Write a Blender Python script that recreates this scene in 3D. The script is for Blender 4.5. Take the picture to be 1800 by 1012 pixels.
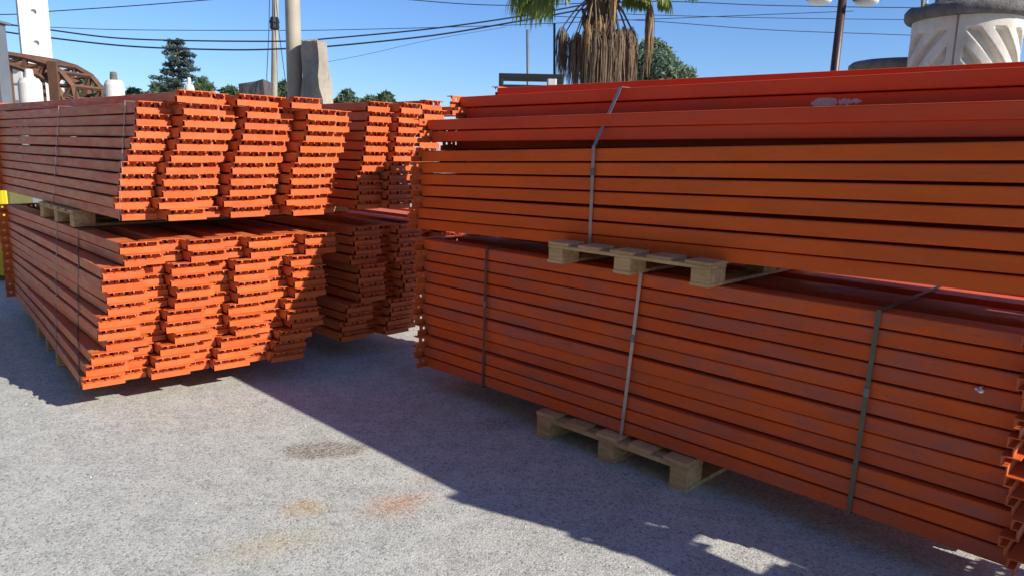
import bpy, bmesh, math, random
import numpy as np
from mathutils import Vector, Matrix, noise as mnoise

for o in list(bpy.data.objects): bpy.data.objects.remove(o)
rng = random.Random(7); nrg = np.random.default_rng(7)
scn = bpy.context.scene
COL = scn.collection

# ------------------------------------------------------------------ camera
FPX = 1300.0; ROLL = math.radians(1.2); PITCH = math.atan((506-262)/FPX); EYE = 1.58
Fv = Vector((0, math.cos(PITCH), -math.sin(PITCH))); U0 = Vector((0, math.sin(PITCH), math.cos(PITCH))); R0 = Vector((1, 0, 0))
Rv = R0*math.cos(ROLL)+U0*math.sin(ROLL); Uv = U0*math.cos(ROLL)-R0*math.sin(ROLL)
Cp = Vector((0, 0, EYE))
cam = bpy.data.cameras.new('camera'); camo = bpy.data.objects.new('camera', cam); COL.objects.link(camo)
cam.sensor_width = 36; cam.lens = 36*FPX/1800; cam.clip_start = 0.05; cam.clip_end = 3000
M = Matrix((Rv, Uv, -Fv)).transposed().to_4x4(); M.translation = Cp
camo.matrix_world = M
scn.camera = camo

# ------------------------------------------------------------------ world, sun, exposure
SUN = Vector((1.55, -0.80, 1.0)).normalized()
w = bpy.data.worlds.new('World'); scn.world = w; w.use_nodes = True
nt = w.node_tree; bg = nt.nodes['Background']
sky = nt.nodes.new('ShaderNodeTexSky'); sky.sky_type = 'NISHITA'; sky.sun_disc = False
sky.sun_elevation = math.asin(SUN.z); sky.sun_rotation = math.atan2(SUN.x, SUN.y)
sky.air_density = 1.0; sky.dust_density = 0.1; sky.ozone_density = 2.0; sky.altitude = 50
tint = nt.nodes.new('ShaderNodeMix'); tint.data_type = 'RGBA'; tint.blend_type = 'MULTIPLY'; tint.inputs[0].default_value = 1.0
tint.inputs[7].default_value = (0.58, 0.80, 1.20, 1)      # clear deep-blue day: one even tint over the whole sky
nt.links.new(sky.outputs[0], tint.inputs[6]); nt.links.new(tint.outputs[2], bg.inputs[0]); bg.inputs[1].default_value = 0.098
sl = bpy.data.lights.new('sun', 'SUN'); sl.energy = 5.0; sl.angle = math.radians(0.5); sl.color = (1.0, 0.93, 0.82)
slo = bpy.data.objects.new('sun', sl); COL.objects.link(slo)
slo.rotation_euler = (-SUN).to_track_quat('-Z', 'Y').to_euler(); slo.location = SUN*40
scn.view_settings.view_transform = 'Standard'; scn.view_settings.look = 'None'
scn.view_settings.gamma = 1; scn.view_settings.exposure = 0.42; scn.view_settings.use_curve_mapping = False

# ------------------------------------------------------------------ pixel helpers (photo pixels -> directions)
def ray(x, y): return Fv+Rv*((x-900)/FPX)+Uv*((506-y)/FPX)
def atz(x, y, z): d = ray(x, y); return Cp+d*((z-EYE)/d.z)
def aty(x, y, Y): d = ray(x, y); return Cp+d*(Y/d.y)
def onplane(x, y, p, n):
    d = ray(x, y); n = Vector((n[0], n[1], 0)); t = (Vector((p[0], p[1], 0))-Cp).dot(n)/d.dot(n); return Cp+d*t

# ------------------------------------------------------------------ materials
def newmat(name):
    m = bpy.data.materials.new(name); m.use_nodes = True
    t = m.node_tree; b = t.nodes['Principled BSDF']; return m, t, b
def N(t, typ, **kw):
    n = t.nodes.new(typ)
    for k, v in kw.items(): setattr(n, k, v)
    return n
def mixc(t, fac, a, b, blend='MIX'):
    n = N(t, 'ShaderNodeMix', data_type='RGBA', blend_type=blend)
    for s, v in ((n.inputs[0], fac), (n.inputs[6], a), (n.inputs[7], b)):
        if hasattr(v, 'links'): t.links.new(v, s)
        elif isinstance(v, (int, float)): s.default_value = v
        else: s.default_value = (*v, 1)
    return n.outputs[2]
def math2(t, op, a, b=None, clamp=False):
    n = N(t, 'ShaderNodeMath', operation=op, use_clamp=clamp)
    for i, v in enumerate((a, b)):
        if v is None: continue
        if hasattr(v, 'links'): t.links.new(v, n.inputs[i])
        else: n.inputs[i].default_value = v
    return n.outputs[0]
def ramp(t, fac, stops):
    n = N(t, 'ShaderNodeValToRGB'); e = n.color_ramp.elements
    while len(e) < len(stops): e.new(0.5)
    for i, (p, c) in enumerate(stops):
        e[i].position = p; e[i].color = (c, c, c, 1) if isinstance(c, (int, float)) else (*c, 1)
    t.links.new(fac, n.inputs[0]); return n.outputs[0]
def noise(t, vec, scale, detail=4, rough=0.55):
    n = N(t, 'ShaderNodeTexNoise'); n.inputs['Scale'].default_value = scale
    n.inputs['Detail'].default_value = detail; n.inputs['Roughness'].default_value = rough
    if vec is not None: t.links.new(vec, n.inputs['Vector'])
    return n.outputs['Fac']
def mapping(t, vec, scale=(1, 1, 1), loc=None):
    n = N(t, 'ShaderNodeMapping'); n.inputs['Scale'].default_value = scale
    t.links.new(vec, n.inputs['Vector'])
    if loc is not None: t.links.new(loc, n.inputs['Location'])
    return n.outputs[0]
def bump(t, b, h, strength=0.3, dist=0.01):
    n = N(t, 'ShaderNodeBump'); n.inputs['Strength'].default_value = strength; n.inputs['Distance'].default_value = dist
    t.links.new(h, n.inputs['Height']); t.links.new(n.outputs[0], b.inputs['Normal'])
def objvec(t, randomise=True):
    tc = N(t, 'ShaderNodeTexCoord')
    if not randomise: return tc.outputs['Object'], None
    oi = N(t, 'ShaderNodeObjectInfo'); mu = math2(t, 'MULTIPLY', oi.outputs['Random'], 37.0)
    cb = N(t, 'ShaderNodeCombineXYZ')
    for i in range(3): t.links.new(mu, cb.inputs[i])
    ad = N(t, 'ShaderNodeVectorMath', operation='ADD'); t.links.new(tc.outputs['Object'], ad.inputs[0]); t.links.new(cb.outputs[0], ad.inputs[1])
    return ad.outputs[0], oi.outputs['Random']

def paint(name, c1, c2, dust, dustamt, rough=0.42, scuff=(0.16, 0.12, 0.13)):
    m, t, b = newmat(name)
    v, r = objvec(t)
    base = mixc(t, r, c1, c2)
    blot = ramp(t, noise(t, mapping(t, v, (2.2, 9, 9)), 1.6, 5, 0.6), [(0.42, 0.0), (0.72, 1.0)])
    c = mixc(t, math2(t, 'MULTIPLY', blot, dustamt), base, dust)
    sc = ramp(t, noise(t, mapping(t, v, (5, 30, 30)), 2.2, 6, 0.7), [(0.60, 0.0), (0.70, 1.0)])
    c = mixc(t, math2(t, 'MULTIPLY', sc, dustamt*0.9), c, scuff)
    gr = ramp(t, noise(t, mapping(t, v, (0.9, 3, 3)), 1.3, 6, 0.7), [(0.40, 0.0), (0.70, 1.0)])
    c = mixc(t, math2(t, 'MULTIPLY', gr, 0.45), c, mixc(t, 1.0, c, (0.52, 0.50, 0.55), 'MULTIPLY'))
    ch = ramp(t, noise(t, mapping(t, v, (9, 26, 26)), 3.0, 4, 0.75), [(0.685, 0.0), (0.72, 0.55)])
    c = mixc(t, ch, c, (0.46, 0.27, 0.21))
    t.links.new(c, b.inputs['Base Color'])
    rr = ramp(t, noise(t, mapping(t, v, (3, 12, 12)), 3, 4), [(0.3, rough-0.08), (0.7, rough+0.16)])
    t.links.new(rr, b.inputs['Roughness']); b.inputs['Specular IOR Level'].default_value = 0.28
    bump(t, b, noise(t, v, 90, 3), 0.12, 0.002)
    return m
ORANGE = paint('orange_paint', (0.70, 0.145, 0.032), (0.62, 0.112, 0.024), (0.46, 0.17, 0.08), 0.45)
ORANGE_DUSTY = paint('orange_paint_dusty', (0.74, 0.165, 0.050), (0.63, 0.130, 0.045), (0.60, 0.30, 0.11), 0.75, 0.5, (0.27, 0.16, 0.15))
ORANGE_MOTTLED = paint('orange_paint_mottled', (0.78, 0.122, 0.016), (0.64, 0.094, 0.015), (0.36, 0.125, 0.10), 0.85, 0.55, (0.19, 0.105, 0.105))  # mottling is dirt; base redder than the connectors to suit the shaded side
ORANGE_SHADED = paint('orange_paint_shaded', (0.82, 0.140, 0.015), (0.75, 0.118, 0.014), (0.58, 0.13, 0.045), 0.45, 0.6)  # same paint as the connectors, shade of the long side put into the base
RED_PAINT = paint('red_orange_paint', (0.80, 0.088, 0.024), (0.73, 0.076, 0.022), (0.62, 0.12, 0.07), 0.45, 0.55)

def simple(name, col, rough=0.7, var=0.25, scale=8, stretch=(1, 1, 1), metallic=0, bumpv=0.25, bscale=None, col2=None, bdist=0.01):
    m, t, b = newmat(name); v, r = objvec(t); v = mapping(t, v, stretch)
    n = ramp(t, noise(t, v, scale, 6, 0.62), [(0.3, 0.0), (0.72, 1.0)])
    c2 = col2 or tuple(x*(1-var) for x in col)
    c = mixc(t, n, col, c2)
    hv = N(t, 'ShaderNodeHueSaturation'); t.links.new(c, hv.inputs['Color'])
    t.links.new(ramp(t, r, [(0, 0.86), (1, 1.12)]), hv.inputs['Value'])
    t.links.new(hv.outputs[0], b.inputs['Base Color'])
    b.inputs['Roughness'].default_value = rough; b.inputs['Metallic'].default_value = metallic
    if bumpv: bump(t, b, noise(t, v, bscale or scale*4, 5, 0.65), bumpv, bdist)
    return m
WOOD = simple('pallet_wood', (0.66, 0.45, 0.22), 0.85, 0.35, 5, (1, 7, 7), col2=(0.36, 0.22, 0.10), bscale=14)
STEELBAND = simple('strap_steel', (0.42, 0.36, 0.34), 0.38, 0.3, 20, metallic=0.55, bumpv=0)
STRAPGREEN = simple('strap_green', (0.15, 0.14, 0.095), 0.5, 0.3, 20, bumpv=0)
STRAPDARK = simple('strap_dark', (0.10, 0.07, 0.06), 0.5, 0.3, 20, bumpv=0)
CONCRETE = simple('concrete', (0.55, 0.53, 0.48), 0.85, 0.3, 3, (1, 1, 0.5), col2=(0.40, 0.37, 0.32))
POLECONC = simple('pole_concrete', (0.40, 0.36, 0.29), 0.85, 0.3, 4, (1, 1, 0.4), col2=(0.28, 0.25, 0.20))
WHITECONC = simple('white_concrete', (0.72, 0.71, 0.68), 0.8, 0.2, 3, col2=(0.55, 0.53, 0.48))
DRUMWHITE = simple('drum_concrete', (0.66, 0.62, 0.54), 0.85, 0.2, 4, col2=(0.45, 0.40, 0.33), bumpv=0.3)
CAPSTONE = simple('cap_stone', (0.22, 0.20, 0.18), 0.9, 0.5, 7, col2=(0.08, 0.075, 0.075), bumpv=0.6, bdist=0.03)
GRANITE = simple('granite', (0.44, 0.39, 0.32), 0.92, 0.4, 2.5, (1, 1, 0.6), col2=(0.25, 0.21, 0.17), bumpv=0.9, bscale=9, bdist=0.06)
DARKSTONE = simple('dark_stone', (0.13, 0.115, 0.12), 0.9, 0.4, 4, bumpv=0.7, bdist=0.04)
RUST = simple('rusty_steel', (0.17, 0.075, 0.04), 0.8, 0.5, 6, col2=(0.09, 0.045, 0.03))
GREYSTEEL = simple('grey_steel', (0.19, 0.21, 0.24), 0.5, 0.2, 4, metallic=0.3)
BLACKSTEEL = simple('black_steel', (0.018, 0.018, 0.020), 0.45, 0.3, 6)
BROWNPAINT = simple('brown_paint', (0.060, 0.022, 0.018), 0.45, 0.3, 6)
LAMPWHITE = simple('lamp_white', (0.78, 0.78, 0.74), 0.4, 0.1, 4, bumpv=0)
YELLOW = simple('yellow_paint', (0.80, 0.66, 0.03), 0.45, 0.15, 4, bumpv=0.05)
OLIVE = simple('olive_paint', (0.16, 0.15, 0.05), 0.6, 0.2, 4)
PALEBLUE = simple('pale_panel', (0.42, 0.47, 0.52), 0.6, 0.12, 2)
BLOCKERGREY = simple('blocker_grey', (0.105, 0.115, 0.135), 0.7, 0.15, 1.5)  # kept dark for the added hall that blocks sky light
CABLE = simple('cable_rubber', (0.02, 0.024, 0.03), 0.6, 0.1, 4, bumpv=0)
PALEPAINT = simple('pale_scuff', (0.84, 0.70, 0.70), 0.8, 0.25, 30)
FOIL = simple('foil', (0.75, 0.77, 0.80), 0.25, 0.15, 20, metallic=0.9)
TRUNK = simple('bark', (0.16, 0.11, 0.075), 0.95, 0.4, 6, (1, 1, 0.3), bumpv=0.8, bdist=0.03)
def leafmat(name, c1, c2, rough=0.6, transl=0.25):
    m, t, b = newmat(name); tc = N(t, 'ShaderNodeTexCoord')
    n = ramp(t, noise(t, tc.outputs['Object'], 2.3, 5, 0.7), [(0.32, 0.0), (0.68, 1.0)])
    t.links.new(mixc(t, n, c1, c2), b.inputs['Base Color']); b.inputs['Roughness'].default_value = rough
    b.inputs['Specular IOR Level'].default_value = 0.3
    if transl:
        tr = N(t, 'ShaderNodeBsdfTranslucent'); mx = N(t, 'ShaderNodeMixShader'); mx.inputs[0].default_value = transl
        t.links.new(mixc(t, n, c1, c2), tr.inputs[0]); t.links.new(b.outputs[0], mx.inputs[1]); t.links.new(tr.outputs[0], mx.inputs[2])
        t.links.new(mx.outputs[0], t.nodes['Material Output'].inputs[0])
    return m
LEAF_DARK = leafmat('conifer_leaf', (0.055, 0.085, 0.070), (0.105, 0.145, 0.115))
LEAF_MID = leafmat('tree_leaf', (0.070, 0.110, 0.055), (0.130, 0.170, 0.085))
LEAF_OLIVE = leafmat('olive_leaf', (0.14, 0.20, 0.12), (0.24, 0.31, 0.20))
LEAF_PALM = leafmat('palm_leaf', (0.13, 0.20, 0.035), (0.24, 0.27, 0.06), 0.45, 0.35)
LEAF_DEAD = leafmat('dead_frond_fibre', (0.13, 0.085, 0.055), (0.27, 0.19, 0.125), 0.95, 0.1)
LEAF_TAN = leafmat('tan_frond_fibre', (0.34, 0.22, 0.11), (0.44, 0.31, 0.17), 0.9, 0.2)

# ------------------------------------------------------------------ mesh helpers
class MB:
    def __init__(s): s.v = []; s.f = []
    def add(s, vs, fs):
        o = len(s.v); s.v += [tuple(p) for p in vs]; s.f += [tuple(i+o for i in f) for f in fs]
    def box(s, x0, x1, y0, y1, z0, z1, M=None):
        vs = [Vector((x, y, z)) for z in (z0, z1) for y in (y0, y1) for x in (x0, x1)]
        if M: vs = [M @ p for p in vs]
        s.add(vs, [(0, 2, 3, 1), (4, 5, 7, 6), (0, 1, 5, 4), (2, 6, 7, 3), (0, 4, 6, 2), (1, 3, 7, 5)])
    def lathe(s, prof, n=24, c=(0, 0, 0), caps=True):
        vs = []; fs = []
        for r, z in prof:
            for k in range(n):
                a = 2*math.pi*k/n; vs.append((c[0]+r*math.cos(a), c[1]+r*math.sin(a), c[2]+z))
        for i in range(len(prof)-1):
            for k in range(n):
                k2 = (k+1) % n; fs.append((i*n+k, i*n+k2, (i+1)*n+k2, (i+1)*n+k))
        if caps: fs.append(tuple(range(n-1, -1, -1))); fs.append(tuple(range((len(prof)-1)*n, len(prof)*n)))
        s.add(vs, fs)
    def tube(s, pts, rad, n=6, caps=True):
        pts = [Vector(p) for p in pts]; vs = []; fs = []
        for i, p in enumerate(pts):
            d = (pts[min(i+1, len(pts)-1)]-pts[max(i-1, 0)]).normalized()
            a = d.orthogonal().normalized() if abs(d.z) > 0.95 else d.cross(Vector((0, 0, 1))).normalized()
            b = d.cross(a); r = rad[i] if isinstance(rad, (list, tuple)) else rad
            for k in range(n):
                t = 2*math.pi*k/n; vs.append(p+a*(r*math.cos(t))+b*(r*math.sin(t)))
        for i in range(len(pts)-1):
            for k in range(n):
                k2 = (k+1) % n; fs.append((i*n+k, i*n+k2, (i+1)*n+k2, (i+1)*n+k))
        if caps: fs.append(tuple(range(n-1, -1, -1))); fs.append(tuple(range((len(pts)-1)*n, len(pts)*n)))
        s.add(vs, fs)
    def mesh(s, name, mat, smooth=False, bevel=0):
        me = bpy.data.meshes.new(name); me.from_pydata(s.v, [], s.f); me.update()
        if bevel or True:
            bm = bmesh.new(); bm.from_mesh(me)
            if bevel:
                ed = [e for e in bm.edges if len(e.link_faces) == 2 and e.calc_face_angle(0) > 0.6]
                bmesh.ops.bevel(bm, geom=ed, offset=bevel, segments=2, affect='EDGES', profile=0.5)
            bmesh.ops.recalc_face_normals(bm, faces=bm.faces); bm.to_mesh(me); bm.free()
        if smooth: me.polygons.foreach_set('use_smooth', [True]*len(me.polygons))
        me.materials.append(mat); return me
def link(name, data, parent=None, loc=None, kind=None):
    o = bpy.data.objects.new(name, data); COL.objects.link(o)
    if parent is not None: o.parent = parent
    if loc is not None: o.location = loc
    if kind: o['kind'] = kind
    return o
def tag(o, label, cat, group=None):
    o['label'] = label; o['category'] = cat
    if group: o['group'] = group
    return o
def thing(name, label, cat, loc, rotz=0, group=None):
    o = link(name, None, loc=loc); o['kind'] = 'thing'; o.rotation_euler = (0, 0, rotz); return tag(o, label, cat, group)

# ------------------------------------------------------------------ ground
def make_ground():
    mb = MB(); S = 400
    mb.add([(-S, -60, 0), (S, -60, 0), (S, 900, 0), (-S, 900, 0)], [(0, 1, 2, 3)])
    m, t, b = newmat('aggregate_concrete')
    tc = N(t, 'ShaderNodeTexCoord'); P = tc.outputs['Object']
    big = noise(t, P, 0.9, 5, 0.6); med = noise(t, P, 7, 5, 0.65); fine = noise(t, P, 140, 3, 0.6)
    vo = N(t, 'ShaderNodeTexVoronoi'); vo.inputs['Scale'].default_value = 108; t.links.new(P, vo.inputs['Vector'])
    sp = N(t, 'ShaderNodeSeparateColor'); t.links.new(vo.outputs['Color'], sp.inputs[0])
    c = mixc(t, ramp(t, big, [(0.35, 0), (0.7, 1)]), (0.53, 0.535, 0.485), (0.42, 0.425, 0.39))
    c = mixc(t, math2(t, 'MULTIPLY', ramp(t, noise(t, P, 2.6, 5, 0.65), [(0.48, 0), (0.66, 1)]), 0.5), c, (0.48, 0.455, 0.38))
    c = mixc(t, math2(t, 'MULTIPLY', ramp(t, med, [(0.40, 0), (0.66, 1)]), 0.72), c, (0.25, 0.255, 0.24))
    c = mixc(t, math2(t, 'MULTIPLY', ramp(t, noise(t, P, 24, 4, 0.7), [(0.46, 0), (0.66, 1)]), 0.45), c, (0.27, 0.26, 0.25))
    c = mixc(t, ramp(t, noise(t, mapping(t, P, (1, 1, 1)), 52, 3, 0.7), [(0.60, 0), (0.70, 0.6)]), c, (0.62, 0.645, 0.62))
    def stain(px, py, rx, ry, rot, col, amt, soft=0.5, nz=0.7, sc=6):
        nonlocal c
        g = atz(px, py, 0)
        sb = N(t, 'ShaderNodeVectorMath', operation='SUBTRACT'); t.links.new(P, sb.inputs[0]); sb.inputs[1].default_value = g
        mp = N(t, 'ShaderNodeMapping'); mp.vector_type = 'TEXTURE'; mp.inputs['Rotation'].default_value = (0, 0, rot); mp.inputs['Scale'].default_value = (rx, ry, 1)
        t.links.new(sb.outputs[0], mp.inputs[0])
        ln = N(t, 'ShaderNodeVectorMath', operation='LENGTH'); t.links.new(mp.outputs[0], ln.inputs[0])
        d = math2(t, 'ADD', ln.outputs['Value'], math2(t, 'MULTIPLY', math2(t, 'SUBTRACT', noise(t, P, sc, 8, 0.75), 0.5), nz*3.2))
        c = mixc(t, ramp(t, d, [(1-soft, amt), (1.0, 0)]), c, col)
    stain(566, 790, 0.25, 0.13, 0.1, (0.15, 0.115, 0.08), 0.97, 0.3, 0.45, 7)
    stain(615, 785, 0.15, 0.06, 0.3, (0.22, 0.19, 0.15), 0.5, 0.3, 0.3, 5)
    stain(695, 886, 0.21, 0.15, 0.5, (0.42, 0.21, 0.09), 0.9, 0.9, 0.5, 9)
    stain(712, 878, 0.10, 0.025, 0.55, (0.40, 0.15, 0.06), 0.85, 0.8, 0.4, 14)
    stain(535, 893, 0.14, 0.12, 0.3, (0.42, 0.27, 0.10), 0.9, 0.9, 0.5, 8)
    stain(750, 840, 0.12, 0.08, 0.3, (0.45, 0.31, 0.16), 0.45, 0.9, 0.5, 8)
    stain(480, 955, 0.34, 0.15, 0.5, (0.44, 0.37, 0.20), 0.7, 0.95, 0.5, 6)
    stain(880, 745, 0.28, 0.12, 0.2, (0.16, 0.15, 0.14), 0.6, 0.8, 0.5, 4)
    stain(1000, 950, 0.5, 0.3, 0.2, (0.36, 0.34, 0.31), 0.5, 0.9, 0.5, 3)
    stain(330, 800, 0.6, 0.25, 0.3, (0.38, 0.36, 0.335), 0.45, 0.9, 0.6, 3)
    c = mixc(t, math2(t, 'MULTIPLY', ramp(t, sp.outputs[0], [(0.05, 0), (0.95, 1)]), 0.55), c, (0.70, 0.71, 0.66))
    c = mixc(t, ramp(t, sp.outputs[1], [(0.84, 0), (0.95, 0.65)]), c, (0.17, 0.175, 0.175))
    c = mixc(t, ramp(t, fine, [(0.55, 0), (0.72, 0.5)]), c, (0.25, 0.24, 0.23))
    t.links.new(c, b.inputs['Base Color']); b.inputs['Roughness'].default_value = 0.9
    b.inputs['Specular IOR Level'].default_value = 0.25
    h = math2(t, 'ADD', math2(t, 'MULTIPLY', vo.outputs['Distance'], -0.6), math2(t, 'MULTIPLY', fine, 0.6))
    bump(t, b, h, 0.55, 0.006)
    link('ground', mb.mesh('ground', m), kind='structure')
make_ground()

# ------------------------------------------------------------------ rack beams
RP = 0.0705                                              # layer pitch: a connector laid flat
RC = 0.020                                               # the pierced upper face of a connector is set back by this much
def rail_mesh(L, y0, y1, z0, z1, mat, bow=0.0, side=0.0):
    r = 0.006; prof = []
    for cx, cy, a0 in ((y0+r, z0+r, 180), (y1-r, z0+r, 270), (y1-r, z1-r, 0), (y0+r, z1-r, 90)):
        for k in range(3):
            a = math.radians(a0+45*k); prof.append((cx+r*math.cos(a), cy+r*math.sin(a)))
    n = len(prof); ns = 8; vs = []
    for i in range(ns+1):
        f = i/ns; x = RC+(L-2*RC)*f; w_ = 1-(2*f-1)**2
        vs += [(x, p[0]+side*w_, p[1]+bow*w_) for p in prof]
    mb = MB(); mb.add(vs, [(j*n+i, j*n+(i+1) % n, (j+1)*n+(i+1) % n, (j+1)*n+i) for j in range(ns) for i in range(n)])
    return mb.mesh('rail', mat)
def connector_mesh(y0, y1, sgn, mat, seed=0):
    """End connector: a plain lower lip, a pierced upper face set back behind it, a hooked flange standing out along its top."""
    gg = random.Random(seed)
    T = 0.005; H = 0.0655; W = y1-y0; D = 0.036+gg.uniform(-.003, .004); LIP = 0.033+gg.uniform(-.002, .003)
    k = W/0.24
    hx = [(0.020, 0.030), (0.068, 0.091), (0.108, 0.131), (0.156, 0.166), (0.196, 0.214)]
    hz = [(0.043, 0.054), (0.038, 0.058), (0.038, 0.058), (0.044, 0.053), (0.040, 0.057)]
    ys = [0.0]
    for a, c_ in hx: ys += [a*k, c_*k]
    ys.append(W)
    mb = MB()
    mb.box(-T, 0, y0, y1, 0, LIP)                        # lip
    mb.box(0, RC, y0, y1, LIP-.004, LIP)                 # ledge
    for i in range(len(ys)-1):                           # strips between and through the holes of the set-back face
        a, c_ = y0+ys[i], y0+ys[i+1]
        if i % 2 == 0: mb.box(RC-T, RC, a, c_, LIP, H)
        else:
            z0, z1 = hz[i//2]
            mb.box(RC-T, RC, a, c_, LIP, z0); mb.box(RC-T, RC, a, c_, z1, H)
    mb.box(-D, RC, y0, y1, H, H+0.0045)                  # flange
    for j in range(4):                                   # hooks bent down at the flange edge
        c_ = y0+W*(0.15+0.235*j)+gg.uniform(-.006, .006); hw = 0.0045; dz = 0.009+gg.uniform(0, .006); bx = gg.uniform(-.003, .006)
        mb.add([(-D, c_-hw, H), (-D, c_+hw, H), (-D+bx, c_+hw*0.6, H-dz), (-D+bx, c_-hw*0.6, H-dz),
                (-D+0.004, c_-hw, H), (-D+0.004, c_+hw, H), (-D+bx+0.003, c_+hw*0.6, H-dz), (-D+bx+0.003, c_-hw*0.6, H-dz)],
               [(0, 1, 2, 3), (5, 4, 7, 6), (1, 5, 6, 2), (4, 0, 3, 7), (3, 2, 6, 7)])
    me = mb.mesh('end_connector', mat)
    if sgn > 0:
        for v in me.vertices: v.co.x = -v.co.x
        me.flip_normals()
    return me
_cache = {}; FORCE = None
def beam_data(kind, L, rmat, cmat):
    var = rng.randrange(5) if FORCE is None else FORCE; key = (kind, round(L, 2), rmat.name, cmat.name, var); L = round(L, 2)
    if key in _cache: return _cache[key]
    # local x runs along the rail away from its near end, local y towards the open side, so depth is negative y
    ry, cy = {'A': ((-0.12, 0), (-0.226, 0)), 'B': ((-0.356, -0.236), (-0.356, -0.122)),
              'S': ((-0.12, 0), (-0.197, 0)), 'F': ((-0.12, 0), (-0.226, 0)), 'T': ((-0.12, 0), (-0.197, 0)), 'C': ((-0.12, 0), (-0.173, 0.067))}[kind]
    cf = {'F': (-0.173, 0.067), 'T': (-0.173, 0.067)}.get(kind, cy)     # outermost rails: far plate stands out on the open side
    z0 = {'A': 0.002, 'B': 0.0105, 'S': 0.006, 'C': 0.0025, 'F': 0.003, 'T': 0.003}[kind]
    bow = (-.003, -.001, .001, .002, .0035)[var]; sd = (.004, -.003, .002, -.005, 0)[var]
    d = (rail_mesh(L, ry[0], ry[1], z0, z0+{'C': .0635, 'F': .0605, 'T': .0605}.get(kind, .0585), rmat, bow, sd), connector_mesh(cy[0], cy[1], -1, cmat, var), connector_mesh(cf[0], cf[1], 1, cmat, var+9))
    _cache[key] = d; return d
ORD = ['bottom', 'second', 'third', 'fourth', 'fifth', 'sixth', 'seventh', 'eighth', 'ninth', 'tenth', 'eleventh', 'twelfth', 'thirteenth']
COLW = ['first', 'second', 'third', 'fourth', 'fifth', 'sixth', 'seventh', 'eighth']
NB = 0
def beam(kind, L, P, u, label, group, rmat, cmat, slope=0.0, twist=0.0):
    """P near end, open-side bottom corner; u horizontal direction to the far end."""
    global NB; NB += 1
    rm, c0, c1 = beam_data(kind, L, rmat, cmat)
    o = link('rack_beam', None, loc=P); tag(o, label, 'rack beam', group)
    o['kind'] = 'thing'; o.rotation_euler = (twist, -slope, math.atan2(u[1], u[0]))
    link('rail', rm, o); link('end_connector', c0, o); link('end_connector', c1, o, (L, 0, 0))
    return o

LEN = 3.3
# ---- left pile, lower and upper bundle (their near ends face the sun)
E33 = Vector((math.cos(math.radians(33)), math.sin(math.radians(33)), 0)); P0 = Vector((-2.502, 4.138, 0))
FAR = Vector((-4.565, 6.66, 0))
def left_row(z, s0, starts, kinds, setb, L, lab, grp, rm, cm, ang=33):
    nearL = P0+E33*s0; EC = Vector((math.cos(math.radians(ang)), math.sin(math.radians(ang)), 0)); u = (FAR-nearL); u.z = 0; u = u.normalized(); lat = Vector((u.y, -u.x, 0))
    for j, (st, kd, sb) in enumerate(zip(starts, kinds, setb)):
        if kd is None: continue
        jit = rng.uniform(-0.014, 0.014); 
        P = nearL+EC*st+u*(sb+jit)+lat*rng.uniform(-0.004, 0.004); P.z = z
        beam(kd, L, P, u, lab(j), grp, rm, cm)
S1 = [0.0, .025, .053, .14, .101, .106, .162, .167, .145, .153, .261, .252]
pairS = [0, 0, .367, .367, .734, .734, 1.10]; pairK = ['F', 'B', 'A', 'B', 'A', 'B', 'A']
for k in range(12):
    base = [0, .062, -.01, .055, 0.0, .065, .0]
    left_row(0.15+RP*k, S1[k], [p+rng.uniform(-.003, .003)*(i > 0) if i % 2 == 0 else p for i, p in enumerate(pairS)], pairK,
             [b+rng.uniform(-.012, .012) for b in base], LEN,
             lambda j, k=k: f'orange rack beam, {ORD[k]} layer up, {COLW[j]} column from shaded side, lower bundle with sunlit ends' if k else f'orange rack beam, bottom layer, {COLW[j]} column from shaded side, lower bundle with sunlit ends',
             'beams of the lower bundle with sunlit ends', ORANGE_DUSTY, ORANGE, 34)
S2 = [.300, .262, .290, .294, .313, .341, .372, .396, .418, .423]
for k in range(10):
    left_row(1.115+RP*k*0.985, S2[k], [0, .21, .21, .595, .595, .98, .98], ['T', 'A', 'B', 'A', 'B', 'A', 'B'],
             [.075+rng.uniform(-.015, .015), -.02+rng.uniform(-.015, .015), .055, 0.0+rng.uniform(-.015, .015), .07, -.03+rng.uniform(-.015, .015), .04], LEN,
             lambda j, k=k: f'orange rack beam, {ORD[k]} layer{" up" if k else ""}, {COLW[j]} column from shaded side, upper bundle with sunlit ends',
             'beams of the upper bundle with sunlit ends', ORANGE_DUSTY, ORANGE, 38)
left_row(1.115+RP*10*0.985, 0.60, [0, 0, .367, .367, .70], ['A', 'B', 'A', 'B', 'A'], [-.02, .06, .01, .07, 0.0], LEN,
         lambda j: f'orange rack beam, topmost layer, {COLW[j]} column from shaded side, upper bundle with sunlit ends',
         'beams of the upper bundle with sunlit ends', ORANGE_DUSTY, ORANGE, 38)

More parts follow.
